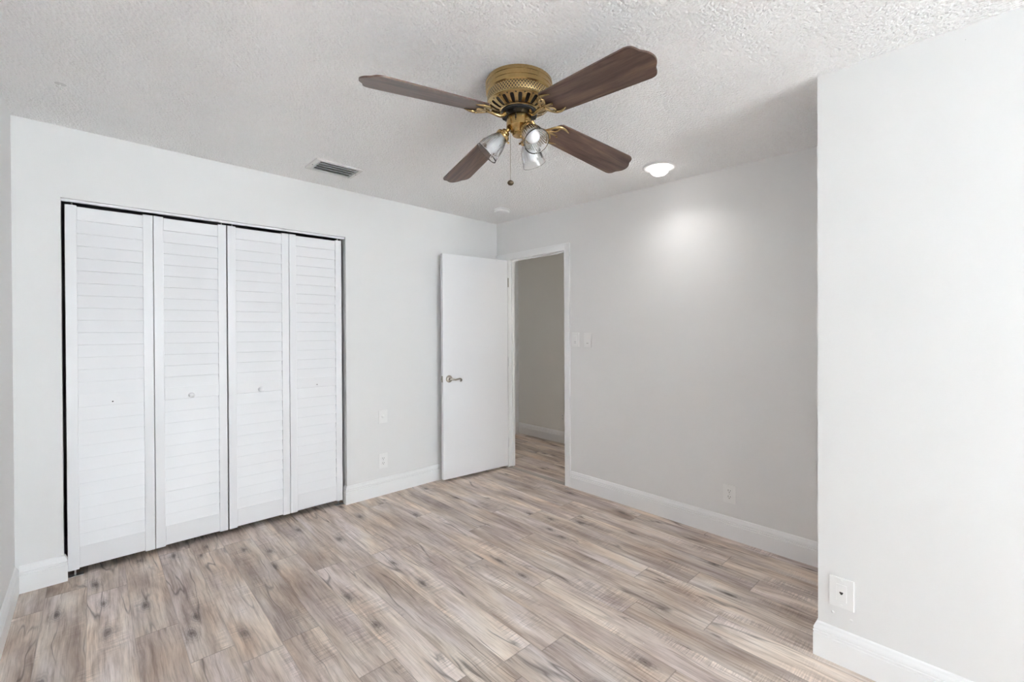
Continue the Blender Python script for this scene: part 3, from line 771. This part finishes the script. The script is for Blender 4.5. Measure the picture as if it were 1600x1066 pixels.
bm = bmesh.new(); box(bm, vx-VX+0.02, vx+VX-0.02, vy-VY+0.02, vy+VY-0.02, vz-0.0025, vz-0.0015); obj('backing', bm, paint('duct_shade', (0.10, 0.10, 0.10), 0.8), vt, label='dark sheet for the shade behind the louvers')  # flat sheet coloured dark to give the shade between the louvers
for s in (-1, 1):
    bm = bmesh.new(); lathe(bm, [(0, 0.002), (0.004, 0.001), (0.0045, 0)], 10, (vx+s*(VX-0.012), vy, vz-0.010), (0, 0, -1)); obj('screw', bm, GREYD, vt)
hx, hy = -3.085, -0.615; hz_ = cz(hx, hy)
bm = bmesh.new(); CC = paint('hook_paint', (0.74, 0.74, 0.735), 0.8)
lathe(bm, [(0, -0.004), (0.012, -0.003), (0.02, 0.0), (0.021, 0.002)], 20, (hx, hy, hz_))
tube(bm, catmull([(hx, hy, hz_), (hx-0.004, hy, hz_-0.010), (hx-0.010, hy+0.003, hz_-0.013), (hx-0.015, hy+0.004, hz_-0.008)], 4), 0.0022, 8)
tube(bm, [(hx, hy, hz_), (hx, hy, hz_-0.014), (hx+0.001, hy, hz_-0.024)], 0.0022, 8)
o = obj('ceiling_hook', bm, CC, None, smooth=True, origin=(hx, hy, hz_)); tag(o, 'tiny painted-over hook in the ceiling at the far left', 'hook')

# ------------------------------------------------------------------ wall plates
def plate(name, label, cat, c, n, w=0.0385, h=0.060, kind='duplex', group=None, pm=None):
    """c = centre on the wall face, n = outward normal"""
    n = Vector(n); c = Vector(c); up_ = Vector((0, 0, 1)); sd = up_.cross(n).normalized()
    t = thing(name, label, cat, c, group)
    bm = bmesh.new(); obox(bm, c+n*0.0028, sd, n, up_, w, 0.0028, h)
    obj('cover_plate', bm, pm or PLAST, t, bevel=0.0018)
    if kind == 'duplex':
        for s in (-1, 1):
            cc = c+up_*s*0.0195+n*0.0056
            bm = bmesh.new(); lathe(bm, [(0, 0.0016), (0.0165, 0.0016), (0.0172, 0.0)], 28, cc, n); rc = obj('receptacle', bm, PLAST, t, smooth=True)
            bm = bmesh.new()
            obox(bm, cc+sd*0.0065+up_*0.004+n*0.0018, sd, n, up_, 0.0012, 0.0004, 0.0045); obox(bm, cc-sd*0.0065+up_*0.004+n*0.0018, sd, n, up_, 0.0012, 0.0004, 0.0055)
            lathe(bm, [(0, 0.0008), (0.0028, 0.0008), (0.0028, 0)], 12, cc-up_*0.007+n*0.0014, n); obj('slots', bm, GREYD, rc)
            # dark gap ring around the receptacle
        bm = bmesh.new(); lathe(bm, [(0, 0.0012), (0.003, 0.0006), (0.0032, 0)], 12, c+n*0.0056, n); obj('screw', bm, STEEL, t, smooth=True)
    elif kind == 'rocker':
        bm = bmesh.new(); obox(bm, c+n*0.0062, sd, n, up_, 0.0165, 0.0012, 0.0335); rk = obj('rocker', bm, PLAST, t, bevel=0.001)
        bm = bmesh.new(); obox(bm, c-up_*0.025+n*0.0078, sd, n, up_, 0.010, 0.0006, 0.0012); obj('slot', bm, GREYD, rk)
    elif kind == 'dimmer':
        bm = bmesh.new(); obox(bm, c+n*0.0062, sd, n, up_, 0.0165, 0.0012, 0.0335); rk = obj('paddle', bm, PLAST, t, bevel=0.001)
        bm = bmesh.new()
        for z_2 in (-0.016, -0.028): obox(bm, c+up_*z_2+n*0.0076, sd, n, up_, 0.012, 0.0005, 0.0009)
        obj('seam', bm, GREYD, rk)
    elif kind == 'jack':
        bm = bmesh.new(); lathe(bm, [(0, 0.004), (0.006, 0.004), (0.012, 0.002), (0.0135, 0)], 24, c+n*0.0054, n); obj('jack', bm, PLAST, t, smooth=True)
    elif kind == 'phone':
        bm = bmesh.new(); obox(bm, c+n*0.0064, sd, n, up_, 0.0175, 0.0012, 0.0345); rk = obj('insert', bm, PLAST, t, bevel=0.001)
        bm = bmesh.new(); q = c+n*0.0079
        vs = [bm.verts.new(q+sd*a_+up_*b_+n*dd) for dd in (-0.001, 0.0003) for a_, b_ in ((-0.0062, 0.005), (0.0062, 0.005), (0.0062, 0.0015), (0.002, -0.0055), (-0.002, -0.0055), (-0.0062, 0.0015))]
        bm.faces.new(vs[:6]); bm.faces.new(vs[6:])
        for i in range(6): bm.faces.new((vs[i], vs[(i+1) % 6], vs[6+(i+1) % 6], vs[6+i]))
        obj('jack_opening', bm, DARK, rk, label='dark phone jack opening')
        for s in (-1, 1):
            bm = bmesh.new(); lathe(bm, [(0, 0.001), (0.003, 0.0006), (0.0032, 0)], 12, c+up_*s*0.049+n*0.0056, n); obj('screw', bm, PLAST, t, smooth=True)
    return t
plate('outlet', 'white duplex power outlet low on wall between closet and door', 'power outlet', (-1.251, 0, 0.281), (0, -1, 0))
plate('cable_plate', 'blank white cable jack plate on wall left of the open door', 'wall plate', (-1.251, 0, 0.648), (0, -1, 0), h=0.055, kind='jack')
plate('light_switch', 'white light switch nearest the doorway casing', 'light switch', (0, -1.0315, 1.276), (-1, 0, 0), kind='dimmer')
plate('light_switch', 'white rocker light switch farther right from the doorway', 'light switch', (0, -1.1635, 1.273), (-1, 0, 0), h=0.0595, kind='rocker')
plate('outlet', 'white duplex power outlet above baseboard on the long right wall', 'power outlet', (0, -2.3155, 0.289), (-1, 0, 0), w=0.041)
plate('phone_plate', 'white phone jack plate on the near right wall corner', 'wall plate', (BX, -3.0755, 0.290), (-1, 0, 0), w=0.0415, h=0.061, kind='phone')
plate('outlet', 'outlet on the hall wall half hidden by the door casing', 'power outlet', (HX, 0.075, 0.312), (-1, 0, 0), pm=HALLW)
for (y_, z_3, lb) in ((-3.045, 0.199, 'left small painted-over wall plug below the phone plate'), (-3.107, 0.192, 'right small painted-over wall plug below the phone plate')):
    bm = bmesh.new(); lathe(bm, [(0, 0.0022), (0.003, 0.0018), (0.0055, 0.0)], 14, (BX, y_, z_3), (-1, 0, 0))
    tag(obj('wall_plug', bm, WALL, None, smooth=True, origin=(BX, y_, z_3)), lb, 'wall plug')
bm = bmesh.new(); lathe(bm, [(0, 0.003), (0.0016, 0.002), (0.0016, 0.0)], 10, (BX, -3.432, 2.352), (-1, 0, 0))
tag(obj('nail', bm, STEEL, None, origin=(BX, -3.432, 2.352)), 'tiny nail near the ceiling on the near right wall', 'nail')
